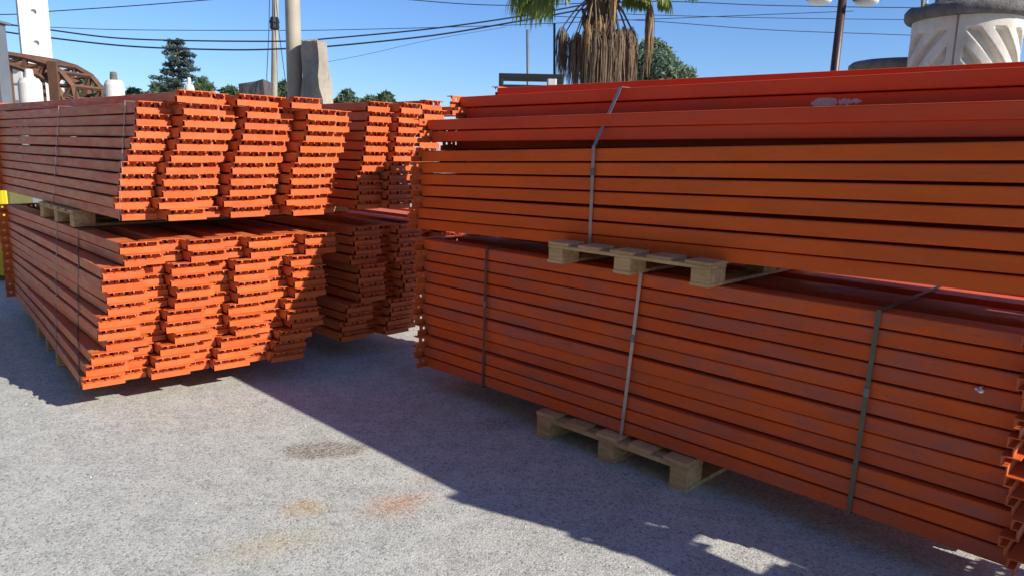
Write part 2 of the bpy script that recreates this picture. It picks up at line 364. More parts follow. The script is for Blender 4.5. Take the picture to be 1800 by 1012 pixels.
# ---- rear pile between the two big piles
E32 = Vector((math.cos(math.radians(34)), math.sin(math.radians(34)), 0)); PM = Vector((-1.268, 5.321, 0))
def rear_row(z, s0, yaw, starts, kinds, setb, lab, grp):
    u = Vector((-math.sin(math.radians(yaw)), math.cos(math.radians(yaw)), 0)); lat = Vector((u.y, -u.x, 0))
    for j, (st, kd, sb) in enumerate(zip(starts, kinds, setb)):
        if len(kinds) == 5 and j > 2 and not (z < 1.2 or z > 1.8): continue
        P = PM+E32*(s0+st)+u*(sb+rng.uniform(-.015, .015)); P.z = z+(.034 if len(kinds) == 5 and j == 2 else 0)
        beam(kd, LEN, P, u, lab(j), grp, ORANGE_DUSTY, ORANGE)
SM = [0, .02, .06, .05, .16, .17, .15, .16, .10, .13, .12, .13]
for k in range(12):
    nn = 8 if k > 8 else 4
    rear_row(0.15+RP*k, SM[k], 46, [0, 0, .367, .367, .734, .734, 1.1, 1.1][:nn], ['A', 'B', 'A', 'B', 'A', 'B', 'A', 'B'][:nn], [0, .06, .02, .08, 0, .06, 0, .06][:nn],
             lambda j, k=k: f'orange rack beam, {ORD[k]} layer{" up" if k else ""}, {COLW[j]} column, lower rear bundle in deep shade', 'beams of the lower rear bundle')
XM = [629, 629, 629, 629, 634, 638, 641, 640, 644, 648, 648]
for k in range(11):
    z = 1.12+RP*k
    yy = 369-17.8*k
    p = onplane(XM[k], yy, PM, (-E32.y, E32.x)); s0 = (p-PM).dot(E32)
    rear_row(z, s0, 47, [0, .225, .45, .675, .90], ['S', 'S', 'S', 'S', 'S'], [0.0, -.03, .02, 0, .02],
             lambda j, k=k: f'orange rack beam, {ORD[k]} layer{" up" if k else ""}, {COLW[j]} column, upper rear bundle between the big piles', 'beams of the upper rear bundle')

# ---- right pile (long shaded side shown); along runs from its far end towards the near end
A0 = Vector((-0.6, 4.80, 0)); RD = Vector((0.712, -0.702, 0)).normalized(); RN = Vector((-RD.y*-1, 0, 0))
RN = Vector((RD.y, -RD.x, 0))                            # towards the open side
def rpt(al, pe, z=0): p = A0+RD*al+RN*pe; p.z = z; return p
uR = -RD
def right_beam(kind, al_far, L, pe, z_near, lab, grp, rm, cm, slope=0.0):
    return beam(kind, L, rpt(al_far+L, pe, z_near), uR, lab, grp, rm, cm, slope)
RL = 3.33
PE1 = [.022, .020, .016, -.012, 0, .004, -.003, .003, 0, .004, -.002, 0]
for k in range(12):
    z = 0.15+RP*k; a = rng.uniform(-.02, .02)+(0.05 if k < 3 else 0.02)
    cols = [('C', 0, 0, 'front column'), ('A', -.75, .0, 'rearmost column')]
    cols += [('B', 0, .06, 'second column'), ('A', -.375, .0, 'third column')]
    if k == 11: cols += [('B', -.375, .06, 'fourth column'), ('B', -.75, .06, 'innermost rear column')]
    for kd, pe, sb, cn in cols:
        right_beam(kd, a+sb, RL, pe+PE1[k], z, f'orange rack beam, {ORD[k]} layer{" up" if k else ""}, {cn}, ground bundle with long side shown',
                   'beams of the ground bundle with long side shown', ORANGE_MOTTLED, ORANGE)
UL = 4.25; TL = 4.38
for k in range(11):
    zf = 1.052+0.0725*k; sl_ = 0.020+0.0012*min(k, 6)-max(0, k-6)*.0058; a = rng.uniform(-.015, .015)-(0.03 if k in (0, 1) else 0)
    zn = zf+UL*sl_
    cols = [('B', 0, .06, 'second column'), ('A', -.375, 0, 'third column'), ('A', -.75, 0, 'rearmost column')]
    if 0 < k < 4: cols = [cols[0], cols[2]]
    if k < 7: cols = [('C', 0, 0, 'front column')]+cols
    if k > 8: cols = [('A', -.36, .1, 'inner column'), ('B', -.36, .16, 'next inner column'), ('A', -.75, .1, 'rearmost column')]
    for kd, pe, sb, cn in cols:
        right_beam(kd, a-.02+sb, UL+rng.choice((-.10, 0, 0, .04)) if kd != 'C' else UL, pe+rng.uniform(-.003, .003), zn+(.018 if 'rearmost' in cn and k < 9 else .03 if cn == 'third column' and 3 < k < 9 else (.02 if k == 9 else .036) if k > 8 else 0), f'orange rack beam, {ORD[k]} layer{" up" if k else ""}, {cn}, upper bundle over the wooden pallet',
                   'beams of the upper bundle over the wooden pallet', ORANGE_SHADED, ORANGE, -sl_)
TOPB = {}
for k, (pe, a, z0, sl_) in enumerate([(-.07, .01, 1.612, .012), (-.055, -.02, 1.684, .008), (-.215, .17, 1.760, .002), (-.20, .13, 1.831, .001)]):
    FORCE = 4
    o = right_beam('C', a, TL, pe, z0+TL*sl_, f'red orange rack beam, {["lowest","second","third","fourth"][k]} of four red ones at the front top of the pile',
                   'red beams stacked loosely on top', RED_PAINT, ORANGE, -sl_)
    TOPB[k] = o; FORCE = None
for j, (pe, a, z0) in enumerate([(-.50, .16, 1.912), (-.80, .30, 1.918)]):
    right_beam('A', a, LEN, pe, z0-.007*LEN, ['red orange rack beam alone on the very top, front one of two', 'red orange rack beam alone on the very top, rear one of two'][j], 'two beams on the very top', RED_PAINT, ORANGE, .007)
# neighbouring pile past the near end: its shadow reaches into the yard
for k in range(16):
    z = 0.15+RP*k if k < 12 else 1.12+RP*(k-12)
    for kd, pe, cn in [('C', 0, 'front column'), ('A', -.4, 'rear column')]:
        right_beam(kd, 4.33+rng.uniform(-.05, .05), LEN, pe+rng.uniform(-.01, .01), z, f'orange rack beam, {ORD[k % 12]} layer{" up" if k%12 else ""}, {cn}, {"upper" if k>11 else "lower"} bundle of the neighbouring pile',
                   'beams of the neighbouring pile', ORANGE_MOTTLED, ORANGE)
print('beams', NB)

# ---- pallets
def pallet(P, u, W, D, H, label):
    """P: open-side corner on the ground at the start of the shown edge; u along that edge; depth to its right."""
    o = thing('wooden_pallet', label, 'pallet', P, math.atan2(u[1], u[0]), 'wooden pallets')
    t = H*0.15; bl = H-3*t
    def piece(name, x0, x1, y0, y1, z0, z1):
        mb = MB(); mb.box(0, x1-x0, 0, y1-y0, 0, z1-z0)
        q = link(name, mb.mesh(name, WOOD, bevel=0.003), o, (x0, y0, z0))
        q.rotation_euler = (0, 0, rng.uniform(-.006, .006)); return q
    bw = 0.1
    xs = [(0, bw), (W/2-bw/2, W/2+bw/2), (W-bw, W)]
    for x0, x1 in xs: piece('bottom_board', x0, x1, -D, 0, 0, t)
    for x0, x1 in xs:
        for y0 in (-0.14, -D/2-0.07, -D): piece('block', x0+.002, x1-.002, y0+.002, y0+.138, t, t+bl)
    for y0 in (-0.142, -D/2-0.07, -D+.002): piece('stringer_board', 0.001, W-.001, y0, y0+.14, t+bl, 2*t+bl)
    n = 5; gap = (W-n*0.135)/(n-1)
    for i in range(n): piece('deck_board', i*(0.135+gap), i*(0.135+gap)+0.135, -D, 0.002, 2*t+bl, H-0.001)
    return o
# edge direction so that local -y is depth: u = uR (towards the far end), local y = open side
pallet(rpt(2.11, .085, 0), uR, .97, 1.15, .148, 'weathered wooden pallet on the ground under the beams with long side shown')
pallet(rpt(2.18, .13, 1.0), uR, .95, 1.15, .112, 'wooden pallet between the two bundles with long shaded sides')
uL1 = Vector((-0.63, .776, 0)); pL = atz(131, 640, 0.0)+Vector((-.776, -.63, 0))*.10
pallet(pL, uL1, 1.1, 1.15, .148, 'wooden pallet on the ground under the bundle with sunlit ends')
uL2 = Vector((-.693, .72, 0)).normalized(); pL2 = Vector((-2.965, 4.97, 1.0))
pallet(pL2, uL2, .95, 1.15, .112, 'wooden pallet between the two bundles with sunlit ends')
uM = Vector((-math.sin(math.radians(46)), math.cos(math.radians(46)), 0)); latM = Vector((uM.y, -uM.x, 0))
pallet(PM+uM*1.1+latM*.05, uM, .95, .7, .148, 'wooden pallet on the ground under the rear bundle in shade')
q = PM+uM*1.1+latM*.12; q.z = 1.0
pallet(q, uM, .95, .7, .117, 'wooden pallet between the two rear bundles')
pallet(rpt(4.4+2.1, .06, 0), uR, .95, .8, .148, 'wooden pallet on the ground under the neighbouring pile')
pallet(rpt(4.4+2.1, .06, 1.0), uR, .95, .8, .117, 'wooden pallet between the bundles of the neighbouring pile')

# ---- straps: flat bands round a bundle
def strap(pts, wdir, width, mat, label, group, closed=True):
    pts = [Vector(p) for p in pts]; wd = Vector(wdir).normalized()*width/2; n = len(pts); th = 0.0022
    c = sum(pts, Vector())/n
    vs = []
    for i, p in enumerate(pts):
        a = (pts[(i+1) % n]-p) if (closed or i < n-1) else (p-pts[i-1]); b = (p-pts[i-1]) if (closed or i > 0) else a
        nrm = (a.normalized()+b.normalized()).cross(wd).normalized()
        if nrm.dot(p-c) < 0: nrm = -nrm
        vs += [p-wd, p+wd, p+wd+nrm*th, p-wd+nrm*th]
    fs = []
    for i in range(n if closed else n-1):
        j = (i+1) % n
        for k in range(4): fs.append((i*4+k, i*4+(k+1) % 4, j*4+(k+1) % 4, j*4+k))
    mb = MB(); mb.add(vs, fs); o = link('strapping_band', mb.mesh('strapping_band', mat)); return tag(o, label, 'strap', group)
def rstrap(a_top, a_bot, prof, mat, label, width=0.017, seal=0):
    zs = [z for _, z in prof]; z0, z1 = min(zs), max(zs)
    o = strap([rpt(a_bot+(a_top-a_bot)*(z-z0)/(z1-z0), p, z) for p, z in prof], RD, width, mat, label, 'strapping bands')
    (p0_, za_), (p1_, zb_) = prof[seal], prof[seal+1]; f_ = rng.uniform(.6, .78); zm = za_+(zb_-za_)*f_; pm = p0_+(p1_-p0_)*f_
    mb = MB(); mb.box(-width*.62, width*.62, -.001, .0045, -.018, .018)
    q = link('crimp_seal', mb.mesh('crimp_seal', GREYSTEEL, bevel=.001), o, rpt(a_bot+(a_top-a_bot)*(zm-z0)/(z1-z0), pm+.002, zm)); q.rotation_euler = (0, 0, math.atan2(uR.y, uR.x))
def r_al(px, py, pe): p = onplane(px, py, A0+RN*pe, RN); return (p-A0).dot(RD)
f1 = [(.026, .147), (.010, .998), (-1.0, .9995), (-1.05, .99), (-1.05, .147)]
rstrap(r_al(855, 440, .01), r_al(850, 668, .02), f1, STRAPDARK, 'dark narrow strapping band round the ground bundle, beside the far end', 0.018)
rstrap(r_al(1545, 548, .01), r_al(1493, 890, .02), f1, STRAPGREEN, 'dark green strapping band round the ground bundle, beside the near end', 0.018)
f2 = [(.03, .115), (.03, .148), (.012, .9995), (-1.0, 1.0015), (-1.05, .99), (-1.05, .115)]
rstrap(r_al(1127, 487, .01), r_al(1091, 765, .03), f2, STEELBAND, 'pale steel strapping band running from ground bundle down into pallet', 0.019, 1)
za = 1.052+.0725*7+.03*1.55
f3 = [(.008, 1.075), (.008, za-.004), (-.001, za+.004), (-.192, 1.904), (-.205, 1.905), (-.33, 1.905), (-.37, 1.85), (-.37, 1.075)]
rstrap(r_al(1050, 258, 0)-.015, r_al(1036, 430, .01), f3, STEELBAND, 'grey steel strapping band round the upper bundle over the wooden pallet', 0.02)
def lstrap(px, py0, py1, rows, zlo, zhi, label, mat, wd=0.014):
    """band hugging the stepped open side of a left bundle; found where its pixel column meets each layer's side"""
    pts = []
    for i, (s0, z) in enumerate(rows):
        nearL = P0+E33*s0; u = (FAR-nearL).normalized(); lat = Vector((u.y, -u.x, 0))
        f = i/(len(rows)-1); xx = px[1]+(px[0]-px[1])*f; yy = py1+(py0-py1)*f
        p = onplane(xx, yy, nearL, lat); p = p-lat*.004
        for dz in (0.002, RP-.004): pts.append(Vector((p.x, p.y, z+dz)))
    u = (FAR-P0).normalized(); lat = Vector((u.y, -u.x, 0))
    a, b = pts[-1].copy(), pts[0].copy(); 
    top = Vector((a.x, a.y, zhi)); back = 0.9
    pts2 = [Vector((b.x, b.y, zlo))]+pts+[top, top+lat*back, Vector((b.x, b.y, zlo))+lat*(back+.1)]
    strap(pts2, u, wd, mat, label, 'strapping bands')
r1 = [(S1[k], .15+RP*k) for k in range(12)]; r2 = [(S2[k], 1.115+RP*k*.985) for k in range(10)]
lstrap((101, 93), 400, 545, r1, .147, 1.0, 'thin strapping band round the lower sunlit-ended bundle, above the ground pallet far block', STEELBAND)
lstrap((140, 133), 425, 580, r1, .147, 1.0, 'thin strapping band round the lower sunlit-ended bundle, closer to the sunlit ends', STRAPDARK, .02)
lstrap((105, 93), 195, 345, r2, 1.112, 1.115+RP*9.9, 'thin pale strapping band round the upper sunlit-ended bundle, above the pallet', STEELBAND)
lstrap((222, 205), 195, 300, r2, 1.112, 1.115+RP*9.9, 'thin faint strapping band round the upper sunlit-ended bundle, beside the sunlit ends', STEELBAND, .009)

# ---- pale scuffed paint on one red beam, foil scrap on the ground bundle
def scuff():
    o = TOPB[2]; pe = -.215
    a0 = r_al(1426, 175, pe); a1 = r_al(1518, 172, pe); Lb = TL
    mb = MB(); nx, nz = 90, 13; x_near = .17+Lb
    for i in range(nx):
        for j in range(nz):
            fx, fz = (i+.5)/nx, (j+.5)/nz
            e1 = ((fx-.27)/.27)**2+((fz-.5)/.42)**2; e2 = ((fx-.70)/.30)**2+((fz-.55)/.30)**2
            nn = mnoise.noise(Vector((fx*9, fz*2.2, 3.1)))*.9+mnoise.noise(Vector((fx*26, fz*6, 9.1)))*.45
            if min(e1+nn*.35, e2+.35+nn*1.1) < 1:
                xa = x_near-(a0+(a1-a0)*fx); xb = x_near-(a0+(a1-a0)*(fx+1/nx)); za_ = .008+.050*j/nz; zb = .008+.050*(j+1)/nz
                mb.add([(xa, .0012, za_), (xb, .0012, za_), (xb, .0012, zb), (xa, .0012, zb)], [(0, 1, 2, 3)])
    q = link('paint_scuff', mb.mesh('paint_scuff', PALEPAINT), o); q['label'] = 'pale worn patch on the red beam face'
scuff()
p = onplane(1724, 683, A0+RN*.006, RN)
bm = bmesh.new(); bmesh.ops.create_icosphere(bm, subdivisions=2, radius=.016)
for v in bm.verts: v.co *= 0.75+0.5*mnoise.noise(v.co*90); v.co.x *= 1.3
me = bpy.data.meshes.new('foil_scrap'); bm.to_mesh(me); bm.free(); me.materials.append(FOIL)
tag(link('foil_scrap', me, loc=p+RN*.006), 'small crumpled silver foil scrap stuck between beams near the near end', 'scrap')

# ------------------------------------------------------------------ background yard
def lumpy_stone(name, poly_bot, poly_top, z0, z1, mat, label, amp=0.05, nz=14, seg=7, cat='stone', seed=1, topj=0.1):
    """upright rough stone: polygon plan lofted from base to top, faces subdivided and roughened"""
    def ring(poly):
        out = []
        for i in range(len(poly)):
            a, b = Vector(poly[i]), Vector(poly[(i+1) % len(poly)])
            out += [a.lerp(b, k/seg) for k in range(seg)]
        return out
    rb, rt = ring(poly_bot), ring(poly_top); n = len(rb); vs = []
    for i in range(nz+1):
        f = i/nz
        for k in range(n):
            q = rb[k].lerp(rt[k], f); v = Vector((q[0], q[1], z0+(z1-z0)*f))
            d = Vector((mnoise.noise(v*2.1+Vector((seed, 0, 0))), mnoise.noise(v*2.1+Vector((0, seed, 7))), 0))*amp
            d += Vector((mnoise.noise(v*6+Vector((seed, 3, 0))), mnoise.noise(v*6+Vector((5, seed, 7))), mnoise.noise(v*5+Vector((1, 2, seed)))))*amp*.5
            if i == nz: d.z += topj*mnoise.noise(v*1.7+Vector((seed*3, 0, 0)))
            if i == 0: d.z = 0
            vs.append(v+d)
    fs = [(i*n+k, i*n+(k+1) % n, (i+1)*n+(k+1) % n, (i+1)*n+k) for i in range(nz) for k in range(n)]
    c = sum((v for v in vs[nz*n:]), Vector())/n; vs.append(c+Vector((0, 0, .03)))
    fs += [(nz*n+k, nz*n+(k+1) % n, len(vs)-1) for k in range(n)]; fs.append(tuple(range(n-1, -1, -1)))
    mb = MB(); mb.add(vs, fs); o = link(name, mb.mesh(name, mat)); return tag(o, label, cat)

def pole_px(name, xt, yt, xb, yb, Y, wpx, mat, label, cat, n=12, top_extra=0.0, extra=None):
    a = aty(xt, yt, Y); b = aty(xb, yb, Y); d = (a-b)/(a.z-b.z)
    base = b-d*b.z; top = a+d*top_extra; r = wpx/2/FPX*Y
    mb = MB(); mb.tube([(0, 0, 0), (top-base)*.5, top-base], [r*1.12, r, r*.88], n)
    o = thing(name, label, cat, base)
    link('shaft', mb.mesh('shaft', mat, smooth=True), o)
    return o, base, top, r
# stout grey-brown concrete pole, thin pole with cable clamp
o, b_, t_, r_ = pole_px('utility_pole', 514, 0, 519, 175, 13.5, 25, POLECONC, 'stout grey brown concrete pole beside the tall rough stone', 'pole', 16, 3.5)
mb = MB(); mb.tube([(-.7, 0, 0), (.7, 0, 0)], .05, 6); link('crossarm', mb.mesh('crossarm', POLECONC), o, t_-b_-Vector((0, 0, .5)))
o, b_, t_, r_ = pole_px('utility_pole', 484, 0, 482, 170, 24, 11, POLECONC, 'thin pale pole with dark clamp beside the stout concrete pole', 'pole', 10, 2.5)
q = aty(483, 43, 24)-b_
mb = MB(); mb.lathe([(.11, -.18), (.15, -.12), (.14, .0), (.16, .05), (.12, .2)], 8); link('cable_clamp', mb.mesh('cable_clamp', BLACKSTEEL), o, (q.x, q.y-.02, q.z))
for dx, x1 in ((-.14, 467), (.16, 494)):
    mb = MB(); mb.tube([Vector((q.x+dx*.3, q.y-.12, q.z+1.6)), Vector((q.x+dx, q.y-.15, q.z-.2)), Vector((q.x+dx*1.9, q.y-.15, q.z-1.6)), Vector((q.x+dx*1.2, q.y-.12, .1))], .012, 5)
    link('drop_wire', mb.mesh('drop_wire', CABLE), o)
# pale column with recessed holes at far left
def holed_column():
    a = aty(57, 0, 12); b = aty(67, 108, 12); d = (a-b)/(a.z-b.z); base = b-d*b.z; Wd = .40; Dp = .26; Ht = 5.2
    o = thing('concrete_column', 'tall pale concrete column with round recesses behind the rusty truss', 'column', base)
    mb = MB(); sk = lambda z: Vector((d.x*z, d.y*z, z))
    n = 13
    for i in range(n):
        z0, z1 = Ht*i/n, Ht*(i+1)/n
        p0, p1 = sk(z0), sk(z1)
        mb.add([p0+Vector((-Wd/2, .05, 0)), p0+Vector((Wd/2, .05, 0)), p0+Vector((Wd/2, Dp, 0)), p0+Vector((-Wd/2, Dp, 0)),
                p1+Vector((-Wd/2, .05, 0)), p1+Vector((Wd/2, .05, 0)), p1+Vector((Wd/2, Dp, 0)), p1+Vector((-Wd/2, Dp, 0))],
               [(0, 1, 5, 4), (1, 2, 6, 5), (2, 3, 7, 6), (3, 0, 4, 7)]+([(4, 5, 6, 7)] if i == n-1 else []))
    link('core', mb.mesh('core', WHITECONC), o)
    # face slab built as a grid with octagonal openings
    mb = MB(); hz = [aty(57, 21, 12).z, aty(61, 76, 12).z, aty(66, 135, 12).z, aty(66, 190, 12).z]; cuts = [0]
    bm = bmesh.new(); R = .042; H2 = .09
    def face(pts): mb.add([sk(z)+Vector((x, y, 0)) for x, y, z in pts], [tuple(range(len(pts)))])
    zs = [0]
    for h in sorted(hz): zs += [h-H2, h+H2]
    zs.append(Ht)
    for i in range(len(zs)-1):
        z0, z1 = zs[i], zs[i+1]
        if i % 2 == 0: face([(-Wd/2, 0, z0), (Wd/2, 0, z0), (Wd/2, 0, z1), (-Wd/2, 0, z1)])
        else:
            zc = (z0+z1)/2; oc = [(R*math.cos(k*math.pi/4+math.pi/8), R*math.sin(k*math.pi/4+math.pi/8)) for k in range(8)]
            outer = []
            for x, z in oc:
                m_ = max(abs(x)/(Wd/2), abs(z)/H2); outer.append((x/m_, z/m_))
            cor = [(Wd/2, H2), (-Wd/2, H2), (-Wd/2, -H2), (Wd/2, -H2)]
            for k in range(8):
                k2 = (k+1) % 8; a_, b2 = outer[k], outer[k2]
                pts = [(oc[k][0], 0, zc+oc[k][1]), (a_[0], 0, zc+a_[1])]
                if abs(abs(a_[0])-Wd/2) < 1e-6 and abs(abs(b2[1])-H2) < 1e-6 and abs(abs(a_[1])-H2) > 1e-6: pts.append((math.copysign(Wd/2, a_[0]), 0, zc+math.copysign(H2, b2[1])))
                elif abs(abs(a_[1])-H2) < 1e-6 and abs(abs(b2[0])-Wd/2) < 1e-6 and abs(abs(b2[1])-H2) > 1e-6: pts.append((math.copysign(Wd/2, b2[0]), 0, zc+math.copysign(H2, a_[1])))
                pts += [(b2[0], 0, zc+b2[1]), (oc[k2][0], 0, zc+oc[k2][1])]
                face(pts); face([(oc[k][0], 0, zc+oc[k][1]), (oc[k2][0], 0, zc+oc[k2][1]), (oc[k2][0], .049, zc+oc[k2][1]), (oc[k][0], .049, zc+oc[k][1])])
    for x in (-Wd/2, Wd/2): face([(x, 0, 0), (x, .05, 0), (x, .05, Ht), (x, 0, Ht)])
    face([(-Wd/2, 0, Ht), (Wd/2, 0, Ht), (Wd/2, .05, Ht), (-Wd/2, .05, Ht)])
    link('face', mb.mesh('face', WHITECONC), o)
    o.rotation_euler = (0, 0, math.radians(38)); return o
holed_column()
# grey steel post at the frame edge
a = aty(4, 42, 9.6); b = aty(9, 195, 9.6); base = Vector((b.x-.05, 9.6, 0))
o = thing('steel_post', 'blue grey steel post with small cap plate beside the rusty truss', 'post', base)
mb = MB(); mb.box(-.10, .10, -.10, .10, 0, a.z); link('shaft', mb.mesh('shaft', GREYSTEEL, bevel=.01), o)
mb = MB(); mb.box(-.14, .14, -.14, .14, a.z, a.z+.03); link('cap_plate', mb.mesh('cap_plate', GREYSTEEL, bevel=.005), o)
# rusty lattice truss sloping down
def truss():
    top = [aty(*p, 11) for p in ((-70, 84), (10, 96), (45, 102), (80, 112), (108, 128), (128, 152), (136, 176))]
    bot = [aty(*p, 11) for p in ((-70, 100), (12, 112), (42, 122), (70, 133), (98, 150), (112, 172), (118, 196))]
    o = thing('rusty_truss', 'brown rusty steel lattice truss sloping down beside white pillars', 'truss', Vector((top[3].x, 11.2, 0)))
    off = Vector((top[3].x, 11.2, 0))
    def bar(name, pts, r):
        mb = MB(); mb.tube([Vector(p)-off for p in pts], r, 4); link(name, mb.mesh(name, RUST), o)
    dd = Vector((0.12, .55, 0))
    for sh in (Vector(), dd):
        bar('chord', [p+sh for p in top], .045); bar('chord', [p+sh for p in bot], .045)
        for i in range(len(top)):
            bar('upright', [top[i]+sh, bot[i]+sh], .038)
            if i+1 < len(top): bar('diagonal', [bot[i]+sh, top[i+1]+sh], .022)
    for i in range(len(top)): bar('cross_bar', [top[i], top[i]+dd], .03); bar('cross_bar', [bot[i], bot[i]+dd], .03)
    for p in (bot[4], bot[4]+dd, bot[1], bot[1]+dd): bar('leg', [p, Vector((p.x, p.y, 0))], .06)
    g = bot[4]; mb = MB(); mb.box(-.12, .02, -.02, .02, -.5, .32); link('gusset_plate', mb.mesh('gusset_plate', RUST, bevel=.004), o, g-off+Vector((.06, -.06, 0)))
truss()
# white pillars with shouldered tops
def pillar(px, ytop, Y, wpx, label, grey=False):
    p = aty(px, ytop, Y); r = wpx/2/FPX*Y; z = p.z
    o = thing('white_pillar', label, 'pillar', (p.x, Y, 0), 0, 'white shouldered pillars')
    mb = MB(); mb.lathe([(r, 0), (r, z-.19), (r*.97, z-.17), (r*.80, z-.125), (r*.72, z-.115)], 28); link('shaft', mb.mesh('shaft', WHITECONC, smooth=False), o)
    mb = MB(); mb.lathe([(r*.40, z-.114), (r*.36, z-.03), (r*.30, z), (r*.1, z+.004)], 20); link('neck', mb.mesh('neck', CAPSTONE if grey else WHITECONC), o)
pillar(50, 122, 9.9, 36, 'white round pillar with pale neck standing under the rusty truss')
pillar(199, 127, 11, 31, 'white round pillar with grey neck standing free of the truss', True)
pillar(332, 137, 13, 16, 'slim white pillar standing before the dark conifer')
# white shed behind the truss
c = aty(8, 118, 15); o = thing('white_shed', 'small white boarded shed behind the rusty truss', 'shed', (c.x, 15, 0))
mb = MB(); mb.box(-.8, .32, .03, 1.4, 0, c.z); link('wall', mb.mesh('wall', WHITECONC), o)
for i in range(9):
    mb = MB(); mb.box(-.81, .33, -.01, .028, .02+c.z*i/9, .02+c.z*(i+.82)/9); link('board', mb.mesh('board', WHITECONC, bevel=.006), o)
mb = MB(); mb.box(-.95, .42, -.12, 1.5, c.z, c.z+.07); link('roof', mb.mesh('roof', WHITECONC, bevel=.01), o)
# yellow box and pale panel seen between the left bundles
p = aty(-13, 308, 8.2); o = thing('yellow_cabinet', 'bright yellow steel cabinet beyond the bundles with sunlit ends', 'cabinet', (p.x, 8.2, 0), math.radians(8))
mb = MB(); mb.box(-.45, .12, 0, .5, .06, p.z+.05); link('body', mb.mesh('body', YELLOW, bevel=.012), o)
mb = MB(); mb.box(.123, .155, .01, .5, .06, p.z+.06); link('side_panel', mb.mesh('side_panel', OLIVE, bevel=.005), o)
mb = MB(); mb.box(-.40, .08, .05, .45, 0, .06); link('plinth', mb.mesh('plinth', OLIVE), o)
mb = MB(); mb.box(-.40, .08, -.006, -.001, .15, p.z-.05); link('door', mb.mesh('door', YELLOW, bevel=.002), o)
p = aty(20, 300, 9.3); o = thing('precast_panel', 'pale blue grey upright panel beyond the yellow cabinet', 'panel', (p.x, 9.3, 0), math.radians(-6))
mb = MB(); mb.box(-.25, .85, 0, .12, 0, 1.55); link('slab', mb.mesh('slab', PALEBLUE, bevel=.01), o)
for x in (.10, .45): 
    mb = MB(); mb.box(x, x+.035, -.03, -.001, 0, 1.5); link('rib', mb.mesh('rib', OLIVE, bevel=.004), o)

# stones
c0 = aty(565, 180, 13)
def pp(px, Y): q_ = aty(px, 170, Y); return (q_.x, q_.y)
def pt(px, Y): q_ = aty(px, 70, Y); return (q_.x, q_.y)
lumpy_stone('standing_stone', [pp(522, 13.2), pp(576, 12.7), pp(606, 13.2), pp(560, 14.1)], [pt(528, 13.2), pt(557, 12.9), pt(573, 13.15), pt(548, 13.7)],
            0, aty(550, 66, 13).z, GRANITE, 'tall rough granite standing stone beside the stout concrete pole', .075, 16, 8, seed=3, topj=.22)
lumpy_stone('dark_stone_block', [pp(417, 12.6), pp(462, 12.4), pp(478, 12.9), pp(430, 13.1)], [pt(417, 12.6), pt(460, 12.4), pt(476, 12.9), pt(430, 13.1)],
            0, aty(445, 144, 12.5).z, DARKSTONE, 'low dark purple stone block behind the sunlit-ended bundles', .05, 10, 6, seed=8)
# metal rack with a pale stone on it
p = aty(877, 133, 11); o = thing('metal_rack', 'dark metal rack frame behind the right hand pile', 'rack', (p.x, 11, 0))
W_ = aty(990, 133, 11).x-p.x; z = p.z
mb = MB(); mb.box(0, W_, -.03, .03, z-.03, z+.03); link('top_rail', mb.mesh('top_rail', BLACKSTEEL, bevel=.004), o)
mb = MB(); mb.box(0, W_, .5, .56, z-.03, z+.03); link('top_rail', mb.mesh('top_rail', BLACKSTEEL, bevel=.004), o)
mb = MB(); mb.box(.0, W_, 0.031, .499, z-.17, z-.12); link('shelf', mb.mesh('shelf', BLACKSTEEL, bevel=.004), o)
for x in (.0, W_-.06):
    for y in (-.03, .5):
        mb = MB(); mb.box(x, x+.06, y, y+.06, 0, z-.031); link('leg', mb.mesh('leg', BLACKSTEEL, bevel=.004), o)
q = aty(972, 140, 10.7); mb = MB(); mb.box(-.07, .07, -.07, .07, 0, .14)
tag(link('white_block', mb.mesh('white_block', WHITECONC, bevel=.02), loc=(p.x+W_-.15, 11.25, z-.119)), 'small white block resting on the dark metal rack', 'block')
# two thin masts
pole_px('mast', 927, 40, 928, 130, 17, 5.5, GREYSTEEL, 'thin pale grey mast under the hanging green palm leaves', 'mast', 10, -.15)
pole_px('mast', 974.5, 42, 974.5, 130, 15, 4.5, BLACKSTEEL, 'thin dark mast standing left of the dead palm leaves', 'mast', 10, 0)

# lamp post
a = aty(1481, 0, 12); b = aty(1467, 122, 12); d = (a-b)/(a.z-b.z); base = b-d*b.z
o = thing('lamp_post', 'dark brown lamp post with two lamp heads', 'lamp post', base)
mb = MB(); mb.tube([(0, 0, 0), d*2.2, d*(a.z+.35)], [.085, .066, .062], 14); link('shaft', mb.mesh('shaft', BROWNPAINT, smooth=True), o)
mb = MB(); mb.lathe([(.16, 0), (.16, .05), (.10, .12), (.09, .3)], 16); link('base_flange', mb.mesh('base_flange', BROWNPAINT), o)
tp = d*(a.z+.00)
for s in (-1, 1):
    mb = MB(); mb.tube([tp+Vector((0, 0, .2)), tp+Vector((s*.14, -.01, .16)), tp+Vector((s*.26, -.02, .06)), tp+Vector((s*.34, -.03, .03))], .02, 8); link('arm', mb.mesh('arm', BROWNPAINT, smooth=True), o)
    hd = MB(); hd.lathe([(.05, .16), (.15, .10), (.21, .02), (.20, -.01)], 20); h_ = link('lamp_head', hd.mesh('lamp_head', BROWNPAINT, smooth=True), o, tp+Vector((s*.36, -.03, 0)))
    hd = MB(); hd.lathe([(.185, -.004), (.16, -.055), (.09, -.085), (.01, -.092)], 20); link('diffuser', hd.mesh('diffuser', LAMPWHITE, smooth=True), h_)

